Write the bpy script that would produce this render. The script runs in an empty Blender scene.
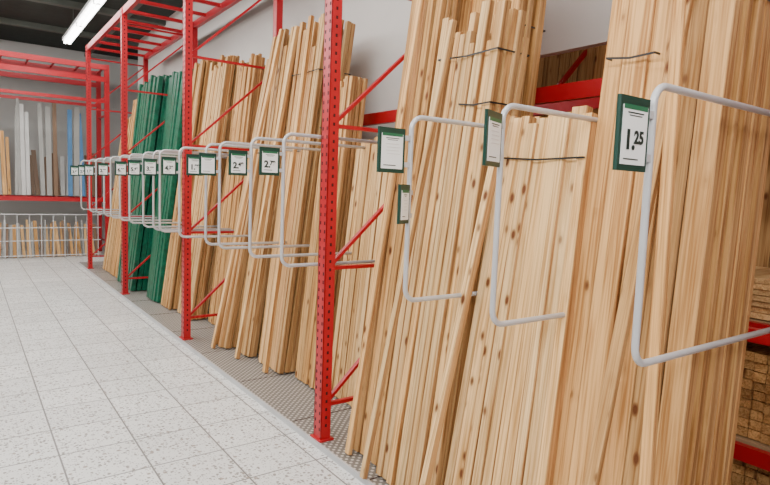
import bpy, math, random
from mathutils import Vector, Matrix
R = random.Random(7)
scene = bpy.context.scene

# ------------------------------------------------------------------ materials
def new_mat(name):
    m = bpy.data.materials.new(name); m.use_nodes = True
    nt = m.node_tree; b = nt.nodes["Principled BSDF"]
    return m, nt, b
def N(nt, t, **kw):
    n = nt.nodes.new(t)
    for k, v in kw.items(): setattr(n, k, v)
    return n
def simple(name, col, rough=0.5, metal=0.0, noise=0.06, scale=8.0, spec=0.5, bump=0.0):
    m, nt, b = new_mat(name)
    tc = N(nt, 'ShaderNodeTexCoord'); nz = N(nt, 'ShaderNodeTexNoise')
    nz.inputs['Scale'].default_value = scale; nz.inputs['Detail'].default_value = 5
    nt.links.new(tc.outputs['Object'], nz.inputs['Vector'])
    cr = N(nt, 'ShaderNodeValToRGB')
    cr.color_ramp.elements[0].position = 0.3; cr.color_ramp.elements[1].position = 0.7
    cr.color_ramp.elements[0].color = tuple(max(0, c*(1-noise)) for c in col)+(1,)
    cr.color_ramp.elements[1].color = tuple(min(1, c*(1+noise)) for c in col)+(1,)
    nt.links.new(nz.outputs['Fac'], cr.inputs['Fac'])
    nt.links.new(cr.outputs['Color'], b.inputs['Base Color'])
    b.inputs['Roughness'].default_value = rough; b.inputs['Metallic'].default_value = metal
    b.inputs['Specular IOR Level'].default_value = spec
    if bump:
        bp = N(nt, 'ShaderNodeBump'); bp.inputs['Strength'].default_value = bump; bp.inputs['Distance'].default_value = .01
        nt.links.new(nz.outputs['Fac'], bp.inputs['Height']); nt.links.new(bp.outputs['Normal'], b.inputs['Normal'])
    return m
def emis(name, col, s):
    m, nt, b = new_mat(name)
    b.inputs['Base Color'].default_value = (*col, 1)
    b.inputs['Emission Color'].default_value = (*col, 1); b.inputs['Emission Strength'].default_value = s
    return m

def wood_mat(name, dark, light, knot=(0.13, 0.04, 0.012), knots=.60, rough=0.6):
    m, nt, b = new_mat(name); L = nt.links.new
    at = N(nt, 'ShaderNodeAttribute', attribute_name='pcoord')
    ti = N(nt, 'ShaderNodeAttribute', attribute_name='ptint')
    mp3 = N(nt, 'ShaderNodeMapping'); mp3.inputs['Scale'].default_value = (2.0, 15, 7.5)
    L(at.outputs['Vector'], mp3.inputs['Vector'])
    v = N(nt, 'ShaderNodeTexVoronoi'); v.inputs['Scale'].default_value = 1.0
    L(mp3.outputs['Vector'], v.inputs['Vector'])
    sep = N(nt, 'ShaderNodeSeparateColor'); L(v.outputs['Color'], sep.inputs[0])
    gt = N(nt, 'ShaderNodeMath', operation='GREATER_THAN'); gt.inputs[1].default_value = knots if knots else 2.0
    L(sep.outputs[0], gt.inputs[0])
    mp = N(nt, 'ShaderNodeMapping'); mp.inputs['Scale'].default_value = (42, 42, 1.3)
    L(at.outputs['Vector'], mp.inputs['Vector'])
    g = N(nt, 'ShaderNodeTexNoise'); g.inputs['Scale'].default_value = 1.0; g.inputs['Detail'].default_value = 4; g.inputs['Distortion'].default_value = 1.2
    L(mp.outputs['Vector'], g.inputs['Vector'])
    mp2 = N(nt, 'ShaderNodeMapping'); mp2.inputs['Scale'].default_value = (140, 140, 2.2)
    L(at.outputs['Vector'], mp2.inputs['Vector'])
    g2 = N(nt, 'ShaderNodeTexNoise'); g2.inputs['Scale'].default_value = 1.0; g2.inputs['Detail'].default_value = 2
    L(mp2.outputs['Vector'], g2.inputs['Vector'])
    add = N(nt, 'ShaderNodeMath', operation='MULTIPLY_ADD'); add.inputs[1].default_value = .6
    L(g2.outputs['Fac'], add.inputs[0]); L(g.outputs['Fac'], add.inputs[2])
    cr = N(nt, 'ShaderNodeValToRGB'); cr.color_ramp.elements[0].position = .62; cr.color_ramp.elements[1].position = .90
    cr.color_ramp.elements[0].color = (*dark, 1); cr.color_ramp.elements[1].color = (*light, 1)
    L(add.outputs[0], cr.inputs['Fac'])
    mul = N(nt, 'ShaderNodeMix', data_type='RGBA', blend_type='MULTIPLY'); mul.inputs[0].default_value = 1
    L(cr.outputs['Color'], mul.inputs[6]); L(ti.outputs['Color'], mul.inputs[7])
    out = mul.outputs[2]
    if knots:
        kr = N(nt, 'ShaderNodeValToRGB'); kr.color_ramp.elements[0].position = .11; kr.color_ramp.elements[1].position = .36
        kr.color_ramp.elements[0].color = (1, 1, 1, 1); kr.color_ramp.elements[1].color = (0, 0, 0, 1)
        e = kr.color_ramp.elements.new(.18); e.color = (.6, .6, .6, 1)
        e = kr.color_ramp.elements.new(.22); e.color = (.2, .2, .2, 1)
        L(v.outputs['Distance'], kr.inputs['Fac'])
        km = N(nt, 'ShaderNodeMath', operation='MULTIPLY'); L(kr.outputs['Color'], km.inputs[0]); L(gt.outputs[0], km.inputs[1])
        mx = N(nt, 'ShaderNodeMix', data_type='RGBA'); L(km.outputs[0], mx.inputs[0]); L(out, mx.inputs[6]); mx.inputs[7].default_value = (*knot, 1)
        out = mx.outputs[2]
    L(out, b.inputs['Base Color']); b.inputs['Roughness'].default_value = rough
    b.inputs['Specular IOR Level'].default_value = .2
    return m

M_pine = wood_mat('pine_light', (.45, .235, .078), (.78, .51, .235))
M_spruce = wood_mat('spruce_warm', (.36, .165, .050), (.67, .385, .150))
M_bare = wood_mat('planed_timber', (.48, .26, .10), (.76, .49, .23), knots=0)
M_edge = wood_mat('sawn_edge_shade', (.26, .115, .038), (.50, .28, .115), knots=0)  # sawn sides and ends, darkened to paint shade into the plank gaps
M_green = simple('green_wrap', (.004, .115, .06), .35, noise=.4, scale=18, bump=.5)
M_grey = simple('grey_moulding', (.30, .30, .28), .5)
M_white = simple('white_moulding', (.52, .52, .50), .5)
M_brown = simple('brown_moulding', (.17, .10, .055), .5)
M_blue = simple('blue_moulding', (.06, .18, .36), .5)
M_red = simple('red_powdercoat', (.43, .006, .014), .38, noise=.08, scale=5)
M_hole = simple('slot_dark', (.03, .004, .004), .8)
M_tube = simple('grey_white_tube', (.50, .50, .51), .35, metal=.15, noise=.05)
M_strap = simple('black_strap', (.01, .01, .01), .4)
M_signg = simple('sign_green_frame', (.003, .04, .027), .4)
M_signw = simple('sign_paper', (.82, .84, .83), .5, noise=.02)
M_sign_hd = simple('sign_header', (.015, .13, .06), .5)
M_ink = simple('sign_ink', (.006, .022, .016), .5)
M_wall = simple('painted_wall', (.55, .52, .49), .85, noise=.03, scale=2)
M_farwall = simple('far_painted_wall', (.52, .53, .51), .85, noise=.04, scale=2)
M_ceil = simple('dark_ceiling', (.022, .03, .025), .9, noise=.2)
M_ceilbeam = simple('ceiling_steel', (.09, .10, .085), .7)
M_lamp = emis('fluorescent_tube', (1, .98, .95), 14)
M_housing = simple('lamp_housing', (.75, .75, .75), .4)
M_wire = simple('white_wire', (.6, .6, .6), .4)
M_box = simple('cardboard', (.4, .26, .14), .8)

def floor_mat():
    m, nt, b = new_mat('terrazzo_tiles'); L = nt.links.new
    geo = N(nt, 'ShaderNodeNewGeometry')
    br = N(nt, 'ShaderNodeTexBrick'); br.offset = 0; br.squash = 1
    br.inputs['Scale'].default_value = 1; br.inputs['Brick Width'].default_value = .4; br.inputs['Row Height'].default_value = .4
    br.inputs['Mortar Size'].default_value = .0055; br.inputs['Mortar Smooth'].default_value = .3
    br.inputs['Color1'].default_value = (.66, .66, .64, 1); br.inputs['Color2'].default_value = (.76, .76, .735, 1)
    br.inputs['Mortar'].default_value = (.15, .145, .135, 1)
    L(geo.outputs['Position'], br.inputs['Vector'])
    out = br.outputs['Color']
    for sc_, thr, amt, rad, col in ((42, .58, .9, .36, (.20, .18, .16, 1)), (80, .5, .75, .38, (.24, .22, .20, 1)), (26, .84, .85, .3, (.26, .21, .17, 1))):
        v = N(nt, 'ShaderNodeTexVoronoi'); v.inputs['Scale'].default_value = sc_
        L(geo.outputs['Position'], v.inputs['Vector'])
        sep = N(nt, 'ShaderNodeSeparateColor'); L(v.outputs['Color'], sep.inputs[0])
        gt = N(nt, 'ShaderNodeMath', operation='GREATER_THAN'); gt.inputs[1].default_value = thr; L(sep.outputs[0], gt.inputs[0])
        lt = N(nt, 'ShaderNodeMath', operation='LESS_THAN'); lt.inputs[1].default_value = rad; L(v.outputs['Distance'], lt.inputs[0])
        mm = N(nt, 'ShaderNodeMath', operation='MULTIPLY'); L(gt.outputs[0], mm.inputs[0]); L(lt.outputs[0], mm.inputs[1])
        m2 = N(nt, 'ShaderNodeMath', operation='MULTIPLY'); L(mm.outputs[0], m2.inputs[0]); m2.inputs[1].default_value = amt
        mx = N(nt, 'ShaderNodeMix', data_type='RGBA'); L(m2.outputs[0], mx.inputs[0]); L(out, mx.inputs[6]); mx.inputs[7].default_value = col
        out = mx.outputs[2]
    nz = N(nt, 'ShaderNodeTexNoise'); nz.inputs['Scale'].default_value = 1.3; nz.inputs['Detail'].default_value = 4; L(geo.outputs['Position'], nz.inputs['Vector'])
    rr = N(nt, 'ShaderNodeMapRange'); rr.inputs[3].default_value = .9; rr.inputs[4].default_value = 1.08; L(nz.outputs['Fac'], rr.inputs[0])
    sc = N(nt, 'ShaderNodeVectorMath', operation='SCALE'); L(out, sc.inputs[0]); L(rr.outputs[0], sc.inputs['Scale'])
    L(sc.outputs[0], b.inputs['Base Color'])
    b.inputs['Roughness'].default_value = .35; b.inputs['Specular IOR Level'].default_value = .4
    return m
M_floor = floor_mat()

def deck_mat():
    m, nt, b = new_mat('dimpled_steel_plate'); L = nt.links.new
    geo = N(nt, 'ShaderNodeNewGeometry')
    mp = N(nt, 'ShaderNodeMapping'); mp.inputs['Rotation'].default_value = (0, 0, math.radians(45)); L(geo.outputs['Position'], mp.inputs['Vector'])
    v = N(nt, 'ShaderNodeTexVoronoi'); v.inputs['Scale'].default_value = 30; v.inputs['Randomness'].default_value = 0; L(mp.outputs[0], v.inputs['Vector'])
    cr = N(nt, 'ShaderNodeValToRGB'); cr.color_ramp.elements[0].position = .22; cr.color_ramp.elements[1].position = .36
    cr.color_ramp.elements[0].color = (.62, .59, .54, 1); cr.color_ramp.elements[1].color = (.19, .175, .155, 1)
    L(v.outputs['Distance'], cr.inputs['Fac']); L(cr.outputs['Color'], b.inputs['Base Color'])
    bp = N(nt, 'ShaderNodeBump'); bp.inputs['Strength'].default_value = .5; bp.inputs['Distance'].default_value = .004
    L(cr.outputs['Color'], bp.inputs['Height']); L(bp.outputs['Normal'], b.inputs['Normal'])
    b.inputs['Metallic'].default_value = .3; b.inputs['Roughness'].default_value = .5
    return m
M_deck = deck_mat()

# ------------------------------------------------------------------ mesh builder
class MB:
    def __init__(s): s.v = []; s.f = []; s.mi = []; s.pc = []; s.pt = []; s.mats = []
    def mat(s, m):
        if m not in s.mats: s.mats.append(m)
        return s.mats.index(m)
    def add(s, verts, faces, m, pc=None, pt=(1, 1, 1), fm=None):
        o = len(s.v); i = s.mat(m)
        s.v += [tuple(v) for v in verts]
        s.pc += [tuple(p) for p in (pc or verts)]; s.pt += [pt]*len(verts)
        for j, f in enumerate(faces):
            s.f.append(tuple(o+k for k in f)); s.mi.append(s.mat(fm[j]) if fm and fm[j] else i)
    def box(s, c, size, m, rot=None, ch=0.0, pt=(1, 1, 1), off=(0, 0, 0), edge=None):
        hx, hy, hz = (k/2 for k in size)
        if ch <= 0:
            loc = [(x, y, z) for z in (-hz, hz) for x, y in ((-hx, -hy), (hx, -hy), (hx, hy), (-hx, hy))]
            n = 4
        else:
            ring = [(-hx+ch, -hy), (hx-ch, -hy), (hx, -hy+ch), (hx, hy-ch), (hx-ch, hy), (-hx+ch, hy), (-hx, hy-ch), (-hx, -hy+ch)]
            loc = [(x, y, z) for z in (-hz, hz) for x, y in ring]; n = 8
        faces = [tuple(reversed(range(n))), tuple(range(n, 2*n))]
        faces += [(i, (i+1) % n, n+(i+1) % n, n+i) for i in range(n)]
        fm = None
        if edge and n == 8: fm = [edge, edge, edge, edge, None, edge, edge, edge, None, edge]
        c = Vector(c)
        vs = [(rot @ Vector(p) if rot else Vector(p))+c for p in loc]
        pc = [(p[0]+off[0], p[1]+off[1], p[2]+off[2]) for p in loc]
        s.add(vs, faces, m, pc, pt, fm)
    def bar(s, a, b, w, t, m, ch=0.0, pt=(1, 1, 1), off=(0, 0, 0), side=(0, 1, 0), edge=None):
        a = Vector(a); b = Vector(b); d = (b-a); L = d.length; d.normalize()
        y = Vector(side); y = (y - d*y.dot(d)).normalized(); x = y.cross(d)
        rot = Matrix((x, y, d)).transposed()
        s.box((a+b)/2, (t, w, L), m, rot, ch, pt, off, edge)
    def tube(s, pts, r, m, n=10, closed=False):
        pts = [Vector(p) for p in pts]; rings = []; up = None
        for i, p in enumerate(pts):
            if closed: t = (pts[(i+1) % len(pts)]-pts[i-1]).normalized()
            else: t = (pts[min(i+1, len(pts)-1)]-pts[max(i-1, 0)]).normalized()
            if up is None:
                up = Vector((0, 1, 0)) if abs(t.y) < .9 else Vector((0, 0, 1))
            up = (up - t*up.dot(t)).normalized(); u2 = t.cross(up)
            rings.append([p+up*math.cos(2*math.pi*k/n)*r+u2*math.sin(2*math.pi*k/n)*r for k in range(n)])
        vs = [v for rg in rings for v in rg]; fs = []
        R_ = len(rings)
        for i in range(R_ if closed else R_-1):
            j = (i+1) % R_
            for k in range(n): fs.append((i*n+k, i*n+(k+1) % n, j*n+(k+1) % n, j*n+k))
        if not closed: fs.append(tuple(reversed(range(n)))); fs.append(tuple(range((R_-1)*n, R_*n)))
        s.add(vs, fs, m)
    def build(s, name, smooth=False):
        me = bpy.data.meshes.new(name); me.from_pydata(s.v, [], s.f)
        for m in s.mats: me.materials.append(m)
        me.polygons.foreach_set('material_index', s.mi)
        a = me.attributes.new('pcoord', 'FLOAT_VECTOR', 'POINT'); a.data.foreach_set('vector', [c for p in s.pc for c in p])
        a = me.attributes.new('ptint', 'FLOAT_COLOR', 'POINT'); a.data.foreach_set('color', [c for p in s.pt for c in (*p, 1)])
        if smooth: me.polygons.foreach_set('use_smooth', [True]*len(s.f))
        me.validate(); me.update()
        o = bpy.data.objects.new(name, me); scene.collection.objects.link(o)
        return o

def slab(name, x0, x1, y0, y1, z0, z1, m):
    b = MB(); b.box(((x0+x1)/2, (y0+y1)/2, (z0+z1)/2), (x1-x0, y1-y0, z1-z0), m); return b.build(name)

# ------------------------------------------------------------------ room
CZ = 4.45
slab('floor', -8, 7, -5, 15.2, -.1, 0, M_floor)
slab('ceiling', -8, 7, -5, 15.2, CZ, CZ+.1, M_ceil)
slab('wall_far', -8, 7, 15.0, 15.2, 0, CZ, M_farwall)
slab('wall_left', -8, -7.9, -5, 15.0, 0, CZ, M_farwall)
slab('wall_right', 6.9, 7, -5, 15.0, 0, CZ, M_farwall)
wp = MB()
wp.box((3.0, (3.0+13)/2, CZ/2), (.06, 10.0, CZ), M_wall)
wp.box((3.0, -1.0, (2.44+CZ)/2), (.06, 8.0, CZ-2.44), M_wall)
wp.build('wall_partition')
cb = MB()
for y in (-3, -1, 1, 3, 5, 7, 9, 11, 13): cb.box((-.5, y, CZ-.05), (14.8, .12, .10), M_ceilbeam)
for x in (-4, -1.4, .2, 2.3): cb.box((x, 5, CZ-.09), (.08, 19.8, .06), M_ceilbeam)
cb.build('ceiling_beams')

# deck plate
DZ = .03
dk = MB(); dk.box((2.31, 4.4, .015), (1.24, 15.2, .03), M_deck)
dk.box((1.685, 4.4, .017), (.012, 15.2, .034), M_tube)
for y in [-3+.9*i for i in range(17)]: dk.box((2.31, y, .0305), (1.22, .006, .003), M_hole)
dk.build('rack_base_plate')

# ------------------------------------------------------------------ rack
PX, BX, H = 1.74, 2.66, 3.8
POSTS = [-2.42, .28, 2.98, 5.68, 8.38, 11.08]
def rack_post(b, x, y, slots=True):
    w, d, t = .088, .066, .006
    b.box((x-d/2+t/2, y, H/2+.015), (t, w, H-.03), M_red)
    b.box((x, y-w/2+t/2, H/2+.015), (d, t, H-.03), M_red)
    b.box((x, y+w/2-t/2, H/2+.015), (d, t, H-.03), M_red)
    b.box((x+d/2-t/2, y-w/2+.014, H/2+.015), (t, .024, H-.03), M_red)
    b.box((x+d/2-t/2, y+w/2-.014, H/2+.015), (t, .024, H-.03), M_red)
    b.box((x, y, .036), (.10, .12, .012), M_red)
    if slots:
        z = .1
        while z < H-.05:
            for dy in (-.024, .024):
                b.box((x-d/2-.0004, y+dy, z), (.0012, .012, .020), M_hole)
            b.box((x, y-w/2-.0004, z+.025), (.013, .0012, .018), M_hole)
            z += .05
rk = MB()
for y in POSTS:
    rack_post(rk, PX, y); rack_post(rk, BX, y, False)
    zz = .24
    while zz < 3.7:
        rk.bar((PX+.03, y, zz), (BX-.03, y, zz), .028, .022, M_red)
        if zz+.84 < 3.7: rk.bar((PX+.03, y, zz+.02), (BX-.03, y, zz+.82), .028, .020, M_red)
        zz += .84
y0, y1 = POSTS[0], POSTS[-1]
for x in (PX, BX):
    rk.box((x, (y0+y1)/2, 3.76), (.05, y1-y0, .09), M_red)
rk.box((BX+.05, (y0+y1)/2, 2.13), (.04, y1-y0, .09), M_red)
rk.box((BX+.05, (y0+y1)/2, 1.0), (.04, y1-y0, .05), M_red)
y = POSTS[0]
while y < y1:
    rk.box(((PX+BX)/2, y, 3.78), (BX-PX, .04, .04), M_red); y += .54
rk.build('pallet_rack_frame')

# ------------------------------------------------------------------ timber
def timber(name, bot, top, xf, xt, Ls, w, t, layers, mat, seed, jit=.016, straps=(), gap=.004, tint=(1, 1, 1), tvar=.20, z0=DZ, edge=M_edge, lay_y=.02, loose=(), tilt=.006):
    """bot=(ya,yb) at floor, top=(ya,yb) at height 3 ; xf front foot x, xt front x at height 3"""
    rr = random.Random(seed); b = MB()
    def plank(a, T, L, ww, tt, k=1.0):
        d = (T-a).normalized(); e = a+d*L
        v = (1+rr.uniform(-tvar, tvar*.6))*k; wv = rr.uniform(-.16, .08)
        pt = (tint[0]*v, tint[1]*v*(1+wv*.4), tint[2]*v*(1+wv))
        b.bar(a, e, ww, tt, mat, .003, pt, (rr.uniform(0, 50), rr.uniform(0, 50), rr.uniform(0, 50)), edge=edge)
    for k in range(layers):
        ya = bot[0]+rr.uniform(0, lay_y)
        while ya < bot[1]-.6*w[0]:
            ww = rr.uniform(*w)
            f = (ya+ww/2-bot[0])/(bot[1]-bot[0]); f = min(max(f, 0), 1)
            yt = top[0]+(top[1]-top[0])*f+rr.uniform(-tilt, tilt)
            L = rr.choice(Ls)*rr.uniform(.985, 1.008)
            jx = rr.uniform(0, jit); jt = rr.uniform(0, jit*1.6)
            a = Vector((xf+k*(t+.004+jit*.4)+jx+t/2, ya+ww/2, z0+.012))
            T = Vector((xt+k*(t+.004+jit*.4)+jt+t/2, yt, z0+3.0))
            plank(a, T, L, ww-gap-rr.uniform(0, .004), t)
            ya += ww
    for fy, ty, dx, L, ww in loose:
        plank(Vector((xf-dx-t/2, fy, z0+.012)), Vector((xt-.004-t/2-dx*.15, ty, z0+3)), L, ww, t*.8, 1.12)
    dep = layers*(t+.004+jit*.4)+jit
    for s in straps:
        z, fa, fb = s if isinstance(s, tuple) else (s, 0, 1)
        f = z/3
        def P(u, dx, zz=0):
            yb_ = bot[0]+(bot[1]-bot[0])*u; yt_ = top[0]+(top[1]-top[0])*u
            return Vector((xf+(xt-xf)*f+dx, yb_+(yt_-yb_)*f, z0+z+zz))
        e = .003
        A, M_, B = P(fa, -e), P((fa+fb)/2, -e, -.004), P(fb, -e, .010)
        C, D_ = P(fb, dep+e), P(fa, dep+e)
        for p, q in ((A, M_), (M_, B), (B, C), (C, D_), (D_, A)):
            b.bar(p, q, .008, .002, M_strap, side=(0, 0, 1))
    return b.build(name)

timber('timber_planks', (-.25, .12), (-.22, .12), 1.85, 2.2, [3.0], (.05, .08), .03, 4, M_pine, 1)
# nearest bins
timber('timber_planks', (.885, 1.36), (.94, 1.385), 1.80, 2.12, [3.0, 3.05, 2.9], (.07, .118), .030, 10, M_spruce, 3, jit=.028, gap=.006, straps=[(2.24, .02, .5), (2.05, .55, .98)],
       loose=[(.92, 1.14, .06, 3.0, .042), (1.20, 1.02, .03, 3.0, .05)])
timber('timber_planks', (1.36, 1.97), (1.43, 1.81), 1.77, 2.13, [1.88, 1.86, 1.87], (.050, .080), .045, 4, M_pine, 4, straps=[(1.68, .02, .98)], tint=(1.03, 1.05, 1.08), tvar=.12,
       loose=[(1.99, 1.70, .05, 1.89, .04)])
timber('timber_planks', (1.95, 2.40), (1.93, 2.36), 1.74, 2.12, [2.42, 2.44, 2.34, 2.28], (.040, .066), .036, 4, M_pine, 5, straps=[(2.2, .02, .98), (1.95, .02, .5)], jit=.022,
       loose=[(2.42, 2.20, .05, 2.40, .036)])
timber('timber_planks', (2.0, 2.88), (2.1, 2.88), 1.98, 2.36, [3.0, 2.95], (.07, .11), .03, 5, M_spruce, 6, straps=[(2.4, .02, .9)], jit=.024, gap=.006)
timber('timber_planks', (2.48, 2.78), (2.46, 2.78), 1.80, 2.16, [3.0, 2.9], (.055, .085), .03, 3, M_spruce, 7, jit=.024, gap=.006, tint=(1.05, 1.08, 1.1), loose=[(2.70, 2.6, .03, 2.9, .045)])
# middle bay
timber('timber_planks', (3.12, 3.62), (3.2, 3.7), 2.15, 2.5, [1.9, 1.85], (.045, .07), .03, 4, M_pine, 8, tilt=.012)
timber('timber_planks', (3.70, 4.10), (3.8, 4.2), 2.1, 2.45, [2.4, 2.3], (.04, .06), .03, 4, M_spruce, 9, straps=[(2.0, .02, .98)], tilt=.012)
timber('timber_planks', (4.18, 4.64), (4.3, 4.8), 2.02, 2.45, [3.0, 2.95, 2.75], (.045, .065), .04, 5, M_bare, 10, straps=[(2.5, .02, .98)], jit=.03, loose=[(4.3, 4.5, .04, 3.0, .05)], tilt=.015)
timber('timber_planks', (4.74, 5.02), (4.80, 5.12), 1.98, 2.43, [3.0, 2.85], (.05, .065), .04, 5, M_pine, 11, jit=.03, loose=[(4.78, 4.7, .05, 2.95, .05)], tilt=.015)
timber('timber_planks', (5.10, 5.42), (5.14, 5.38), 1.90, 2.42, [3.0, 2.8], (.05, .065), .035, 5, M_bare, 12, jit=.03, loose=[(5.2, 5.0, .04, 3.0, .05)], tilt=.015)
timber('timber_planks', (5.78, 6.28), (5.85, 6.35), 2.15, 2.5, [2.9, 2.8], (.05, .07), .03, 4, M_spruce, 13, tilt=.012)
timber('timber_planks', (6.38, 6.92), (6.42, 6.95), 2.0, 2.4, [3.0, 2.9], (.05, .07), .03, 5, M_pine, 14, tilt=.012)
timber('timber_planks', (7.02, 7.42), (7.05, 7.45), 1.95, 2.35, [3.0, 3.05], (.05, .08), .03, 5, M_spruce, 15, tilt=.012)
def green_bundle(bot, top, xf, xt, L, seed):
    timber('green_wrapped_battens', bot, top, xf, xt, [L], (.07, .11), .06, 4, M_green, seed, jit=.03, gap=.006, edge=None)
green_bundle((7.52, 7.98), (7.6, 8.1), 1.92, 2.28, 3.0, 16)
green_bundle((8.48, 8.98), (8.5, 9.1), 1.82, 2.2, 3.05, 17)
green_bundle((8.02, 8.28), (8.12, 8.38), 1.98, 2.3, 3.0, 18)
green_bundle((9.02, 9.5), (9.1, 9.6), 1.85, 2.2, 3.0, 19)
timber('timber_planks', (9.58, 10.25), (9.6, 10.3), 1.9, 2.3, [2.9, 2.6], (.06, .09), .03, 4, M_spruce, 20)
timber('timber_planks', (10.35, 10.95), (10.4, 11.0), 1.9, 2.3, [2.4, 2.6], (.06, .09), .03, 4, M_pine, 21)

# ------------------------------------------------------------------ divider hoops
def hoop(y, xf=1.5, zl=1.09, zh=1.86, xb=2.69, r=.0105):
    b = MB(); c = .055; pts = [(xb, y, zh)]
    pts += [(xf+c, y, zh)] + [(xf+c-c*math.sin(a), y, zh-c+c*math.cos(a)) for a in [math.pi/2*i/7 for i in range(1, 8)]]
    pts += [(xf+c-c*math.cos(a), y, zl+c-c*math.sin(a)) for a in [math.pi/2*i/7 for i in range(0, 8)]]
    pts += [(xb, y, zl)]
    b.tube(pts, r, M_tube, 12)
    b.box((xb-.003, y, (zl+zh)/2), (.008, .045, zh-zl+.08), M_tube)
    b.build('divider_hoop', True)
def text(parent, body, loc, size):
    cu = bpy.data.curves.new('price_text', 'FONT'); cu.body = body; cu.size = size; cu.extrude = .0006; cu.offset = .0022*size/.06
    cu.align_x = 'CENTER'; cu.align_y = 'CENTER'; cu.materials.append(M_ink)
    o = bpy.data.objects.new('price_text', cu); scene.collection.objects.link(o)
    o.rotation_euler = (math.pi/2, 0, 0); o.location = loc; o.parent = parent
def sign(x, y, z, price, rz=0, w=.136, h=.18, k=1.0):
    b = MB()
    b.box((0, 0, 0), (w, .012, h), M_signg, ch=.004)
    b.box((0, -.0066, -.004), (w-.030, .003, h-.040), M_signw)
    b.box((0, -.0068, h/2-.028), (w-.034, .0036, .012), M_sign_hd)
    b.box((-.012, -.0085, -h/2+.030), (w-.075, .0012, .003), M_ink)
    b.box((0, -.0085, h/2-.042), (w-.07, .0012, .003), M_ink)
    b.box((0, -.0085, h/2-.049), (w-.085, .0012, .002), M_ink)
    if not price:
        for i in range(4): b.box((-.005*i % .01, -.0085, h/2-.065-.013*i), (w-.07, .0012, .002), M_wire)
    b.box((w/2+.010, 0, h*.3), (.026, .016, .02), M_tube); b.box((w/2+.010, 0, -h*.3), (.026, .016, .02), M_tube)
    o = b.build('price_sign'); o.location = (x, y, z); o.rotation_euler = (0, 0, rz)
    if price:
        text(o, price[:2], (-.022*k, -.0095, -.018), .068*k); text(o, price[2:], (.019*k, -.0095, -.010), .045*k)
HY = [.865, 1.405, 1.907, 3.09, 3.56, 4.13, 4.42, 5.1, 5.72, 5.95, 6.35, 6.97, 7.47, 8.0, 8.43, 9.0, 9.54, 10.3]
prices = ['1.25', '', '', '2.79', '2.49', '', '1.99', '4.29', '3.99', '2.19', '5.49', '6.99', '4.99', '2.99', '3.29', '1.79', '2.59', '3.49']
for i, y in enumerate(HY):
    hoop(y)
    if i == 1: sign(1.425, y-.03, 1.735, '', math.radians(22))
    elif i == 2:
        sign(1.40, y, 1.715, ''); sign(1.45, y-.03, 1.50, '', math.radians(28), w=.1, h=.16)
    elif i == 0: sign(1.408, y, 1.720, prices[i], w=.142, h=.19, k=1.0)
    elif i in (9, 12, 14): continue
    else: sign(1.412, y, 1.695, prices[i], w=.125, h=.158, k=.78)

# ------------------------------------------------------------------ lamps
def lamp(x, ya, yb, z):
    b = MB()
    b.box((x, (ya+yb)/2, z+.06), (.16, yb-ya, .05), M_housing)
    n = max(1, round((yb-ya)/1.5)); seg = (yb-ya)/n
    for i in range(n):
        for dx in (-.035, .035):
            b.tube([(x+dx, ya+i*seg+.02, z), (x+dx, ya+(i+1)*seg-.02, z)], .022, M_lamp, 10)
        for e in (.02, seg-.02): b.box((x, ya+i*seg+e, z+.015), (.12, .02, .06), M_housing)
        b.box((x, ya+(i+.5)*seg, (z+.085+CZ)/2), (.012, .012, CZ-z-.085), M_ceilbeam)
    b.build('fluorescent_lamp')
lamp(1.56, -2.9, 12.1, 4.0)
lamp(-2.2, -2.9, 12.1, 4.0)
def area(name, loc, sx, sy, p, col=(1, .98, .95), rot=(0, 0, 0)):
    l = bpy.data.lights.new(name, 'AREA'); l.shape = 'RECTANGLE'; l.size = sx; l.size_y = sy; l.energy = p; l.color = col
    o = bpy.data.objects.new(name, l); scene.collection.objects.link(o); o.location = loc; o.rotation_euler = rot
area('lamp_light_aisle', (1.0, 4.6, 3.95), .25, 15, 180)
area('lamp_light_left', (-1.2, 5.0, 4.1), .8, 16, 540, rot=(0, math.radians(-25), 0))
area('fill_light_front', (-1.0, -1.5, 3.9), 2.0, 1.0, 85, rot=(math.radians(35), 0, math.radians(-40)))  # added frontal fill from behind the camera, no fixture there
area('lamp_light_behind', (4.8, 1.5, 4.2), .6, 6, 130)
area('lamp_light_far', (0, 12.6, 4.1), 5, .3, 35, rot=(math.radians(20), 0, 0))

# ------------------------------------------------------------------ far rack
fr = MB(); FY = 13.15
for x in (-5.2, -2.8, -.4, 2.4):
    for yy in (FY, FY+.9):
        fr.box((x, yy, 1.95), (.09, .07, 3.9), M_red)
    for z in (.3, 1.16, 2.0, 2.9): fr.box((x, FY+.45, z), (.03, .9, .03), M_red)
for z, h in ((1.16, .08), (3.16, .06), (3.60, .10), (3.84, .10)):
    for yy in (FY, FY+.9): fr.box((-1.4, yy-.03, z), (7.6, .04, h), M_red)
for i in range(18): fr.box((-5.1+i*.44, FY+.42, 1.19), (.03, .86, .03), M_red)
for i in range(18): fr.box((-5.1+i*.44, FY+.42, 3.86), (.03, .86, .03), M_red)
fr.build('far_storage_rack')
def far_boards(name, x0, x1, mats, zb, L, seed, yb=FY+.35, wr=(.05, .11), tight=True):
    rr = random.Random(seed); b = MB(); x = x0
    while x < x1:
        w = rr.uniform(*wr)
        v = rr.uniform(.75, 1.05); l = L*rr.uniform(.86, 1.02); sh = rr.uniform(-.05, .05)
        b.bar((x+w/2, yb, zb), (x+w/2+sh, yb+.25, zb+l), w*.9, .03, rr.choice(mats), .002, (v, v, v), (rr.uniform(0, 50),)*3, side=(1, 0, 0))
        x += w+rr.choice((0, .005, .02))
    b.build(name)
far_boards('leaning_mouldings', -4.9, -.6, [M_grey, M_pine, M_bare, M_white], 1.22, 1.9, 31)
far_boards('leaning_mouldings', -.3, .35, [M_grey, M_bare, M_blue], 1.22, 1.9, 35)
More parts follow.
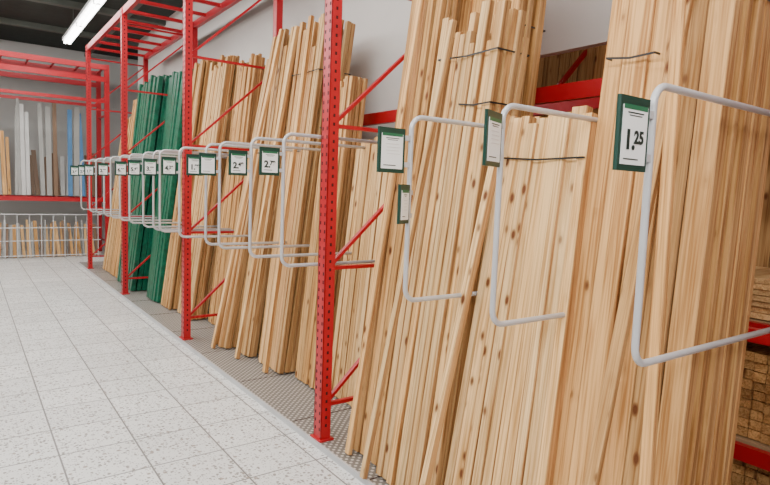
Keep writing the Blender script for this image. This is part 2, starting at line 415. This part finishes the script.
far_boards('leaning_mouldings', .42, .74, [M_brown, M_grey, M_spruce], 1.22, 1.3, 38)
far_boards('leaning_mouldings', .80, 1.04, [M_white, M_grey], 1.22, 1.9, 32)
far_boards('leaning_mouldings', 1.24, 1.50, [M_pine, M_brown, M_grey], 1.22, 1.85, 33)
far_boards('leaning_mouldings', 1.72, 2.0, [M_blue, M_grey, M_blue], 1.22, 1.85, 37)
far_boards('leaning_mouldings', 1.1, 2.2, [M_grey, M_white, M_brown], 1.22, .9, 39, yb=FY+.6)
cg = MB()
for z in (.06, .35, .6, .86): cg.tube([(-5, FY-.12, z), (2.25, FY-.12, z)], .009, M_wire, 6)
for i in range(37): cg.tube([(-5+i*.2, FY-.12, .0), (-5+i*.2, FY-.12, .86)], .007, M_wire, 6)
cg.build('wire_cage')
far_boards('short_battens', -4.9, 2.2, [M_bare, M_spruce, M_brown, M_grey], .01, .70, 36, yb=FY+.1, wr=(.03, .07))

# ------------------------------------------------------------------ rack behind (open side, near right)
bk = MB()
for y in (-2.0, .1, 2.9, 5.6):
    for x in (3.2, 4.1): bk.box((x, y, 1.6), (.07, .09, 3.2), M_red)
    bk.bar((3.2, y, .4), (4.1, y, 1.3), .03, .03, M_red); bk.bar((3.2, y, 1.9), (4.1, y, 2.8), .03, .03, M_red)
for z in (.92, 2.15): bk.box((3.16, 1.8, z), (.04, 7.6, .10), M_red); bk.box((4.14, 1.8, z), (.04, 7.6, .10), M_red)
bk.box((3.65, 1.8, .96), (.9, 7.5, .02), M_box)
bk.box((3.65, 1.8, .34), (.9, 7.5, .02), M_box)
bk.box((3.16, 1.8, .30), (.04, 7.6, .08), M_red)
bk.build('back_storage_rack')
def stack(name, x0, y0, y1, z0, rows, ww, hh, mat, seed):
    rr = random.Random(seed); b = MB()
    for r in range(rows):
        y = y0
        while y < y1-ww:
            v = rr.uniform(.75, 1.08)
            b.bar((x0+rr.uniform(0, .03), y+ww/2, z0+hh*(r+.5)), (x0+.6, y+ww/2, z0+hh*(r+.5)), ww*.93, hh*.9, mat, .002, (v, v, v), (rr.uniform(0, 50),)*3)
            y += ww
    b.build(name)
stack('stacked_boards', 3.22, .2, 2.7, .975, 7, .12, .03, M_bare, 41)
stack('stacked_boards', 3.22, .2, 2.7, .355, 9, .06, .05, M_spruce, 42)
stack('stacked_boards', 3.22, .2, 2.7, .0, 5, .06, .05, M_spruce, 43)
stack('stacked_boards', 3.22, -1.9, 0, .975, 7, .12, .03, M_bare, 44)
bb = MB(); rr = random.Random(50); y = .2
while y < 5.4:
    w = rr.uniform(.08, .16); v = rr.uniform(.6, .95)
    bb.bar((3.88, y+w/2, 1.0), (4.04, y+w/2, 3.1), w*.95, .03, M_spruce, .002, (v, v, v), (rr.uniform(0, 50),)*3); y += w
bb.build('leaning_boards')

# ------------------------------------------------------------------ world + camera
w = bpy.data.worlds.new('world'); scene.world = w; w.use_nodes = True
w.node_tree.nodes['Background'].inputs[0].default_value = (1, .98, .96, 1)
w.node_tree.nodes['Background'].inputs[1].default_value = .65

cam = bpy.data.cameras.new('camera'); co = bpy.data.objects.new('camera', cam); scene.collection.objects.link(co)
cam.sensor_width = 36; cam.lens = 36*580/770; cam.clip_start = .05
f = 580.0; s = .036
dY = Vector((-421, 66.5, -f)).normalized()
up = Vector((1, -s, 0)).cross(dY).normalized()
dX = dY.cross(up)
Rm = Matrix((dX, dY, up))
co.matrix_world = Matrix.Translation((0, 0, 1.55)) @ Rm.to_4x4()
scene.camera = co
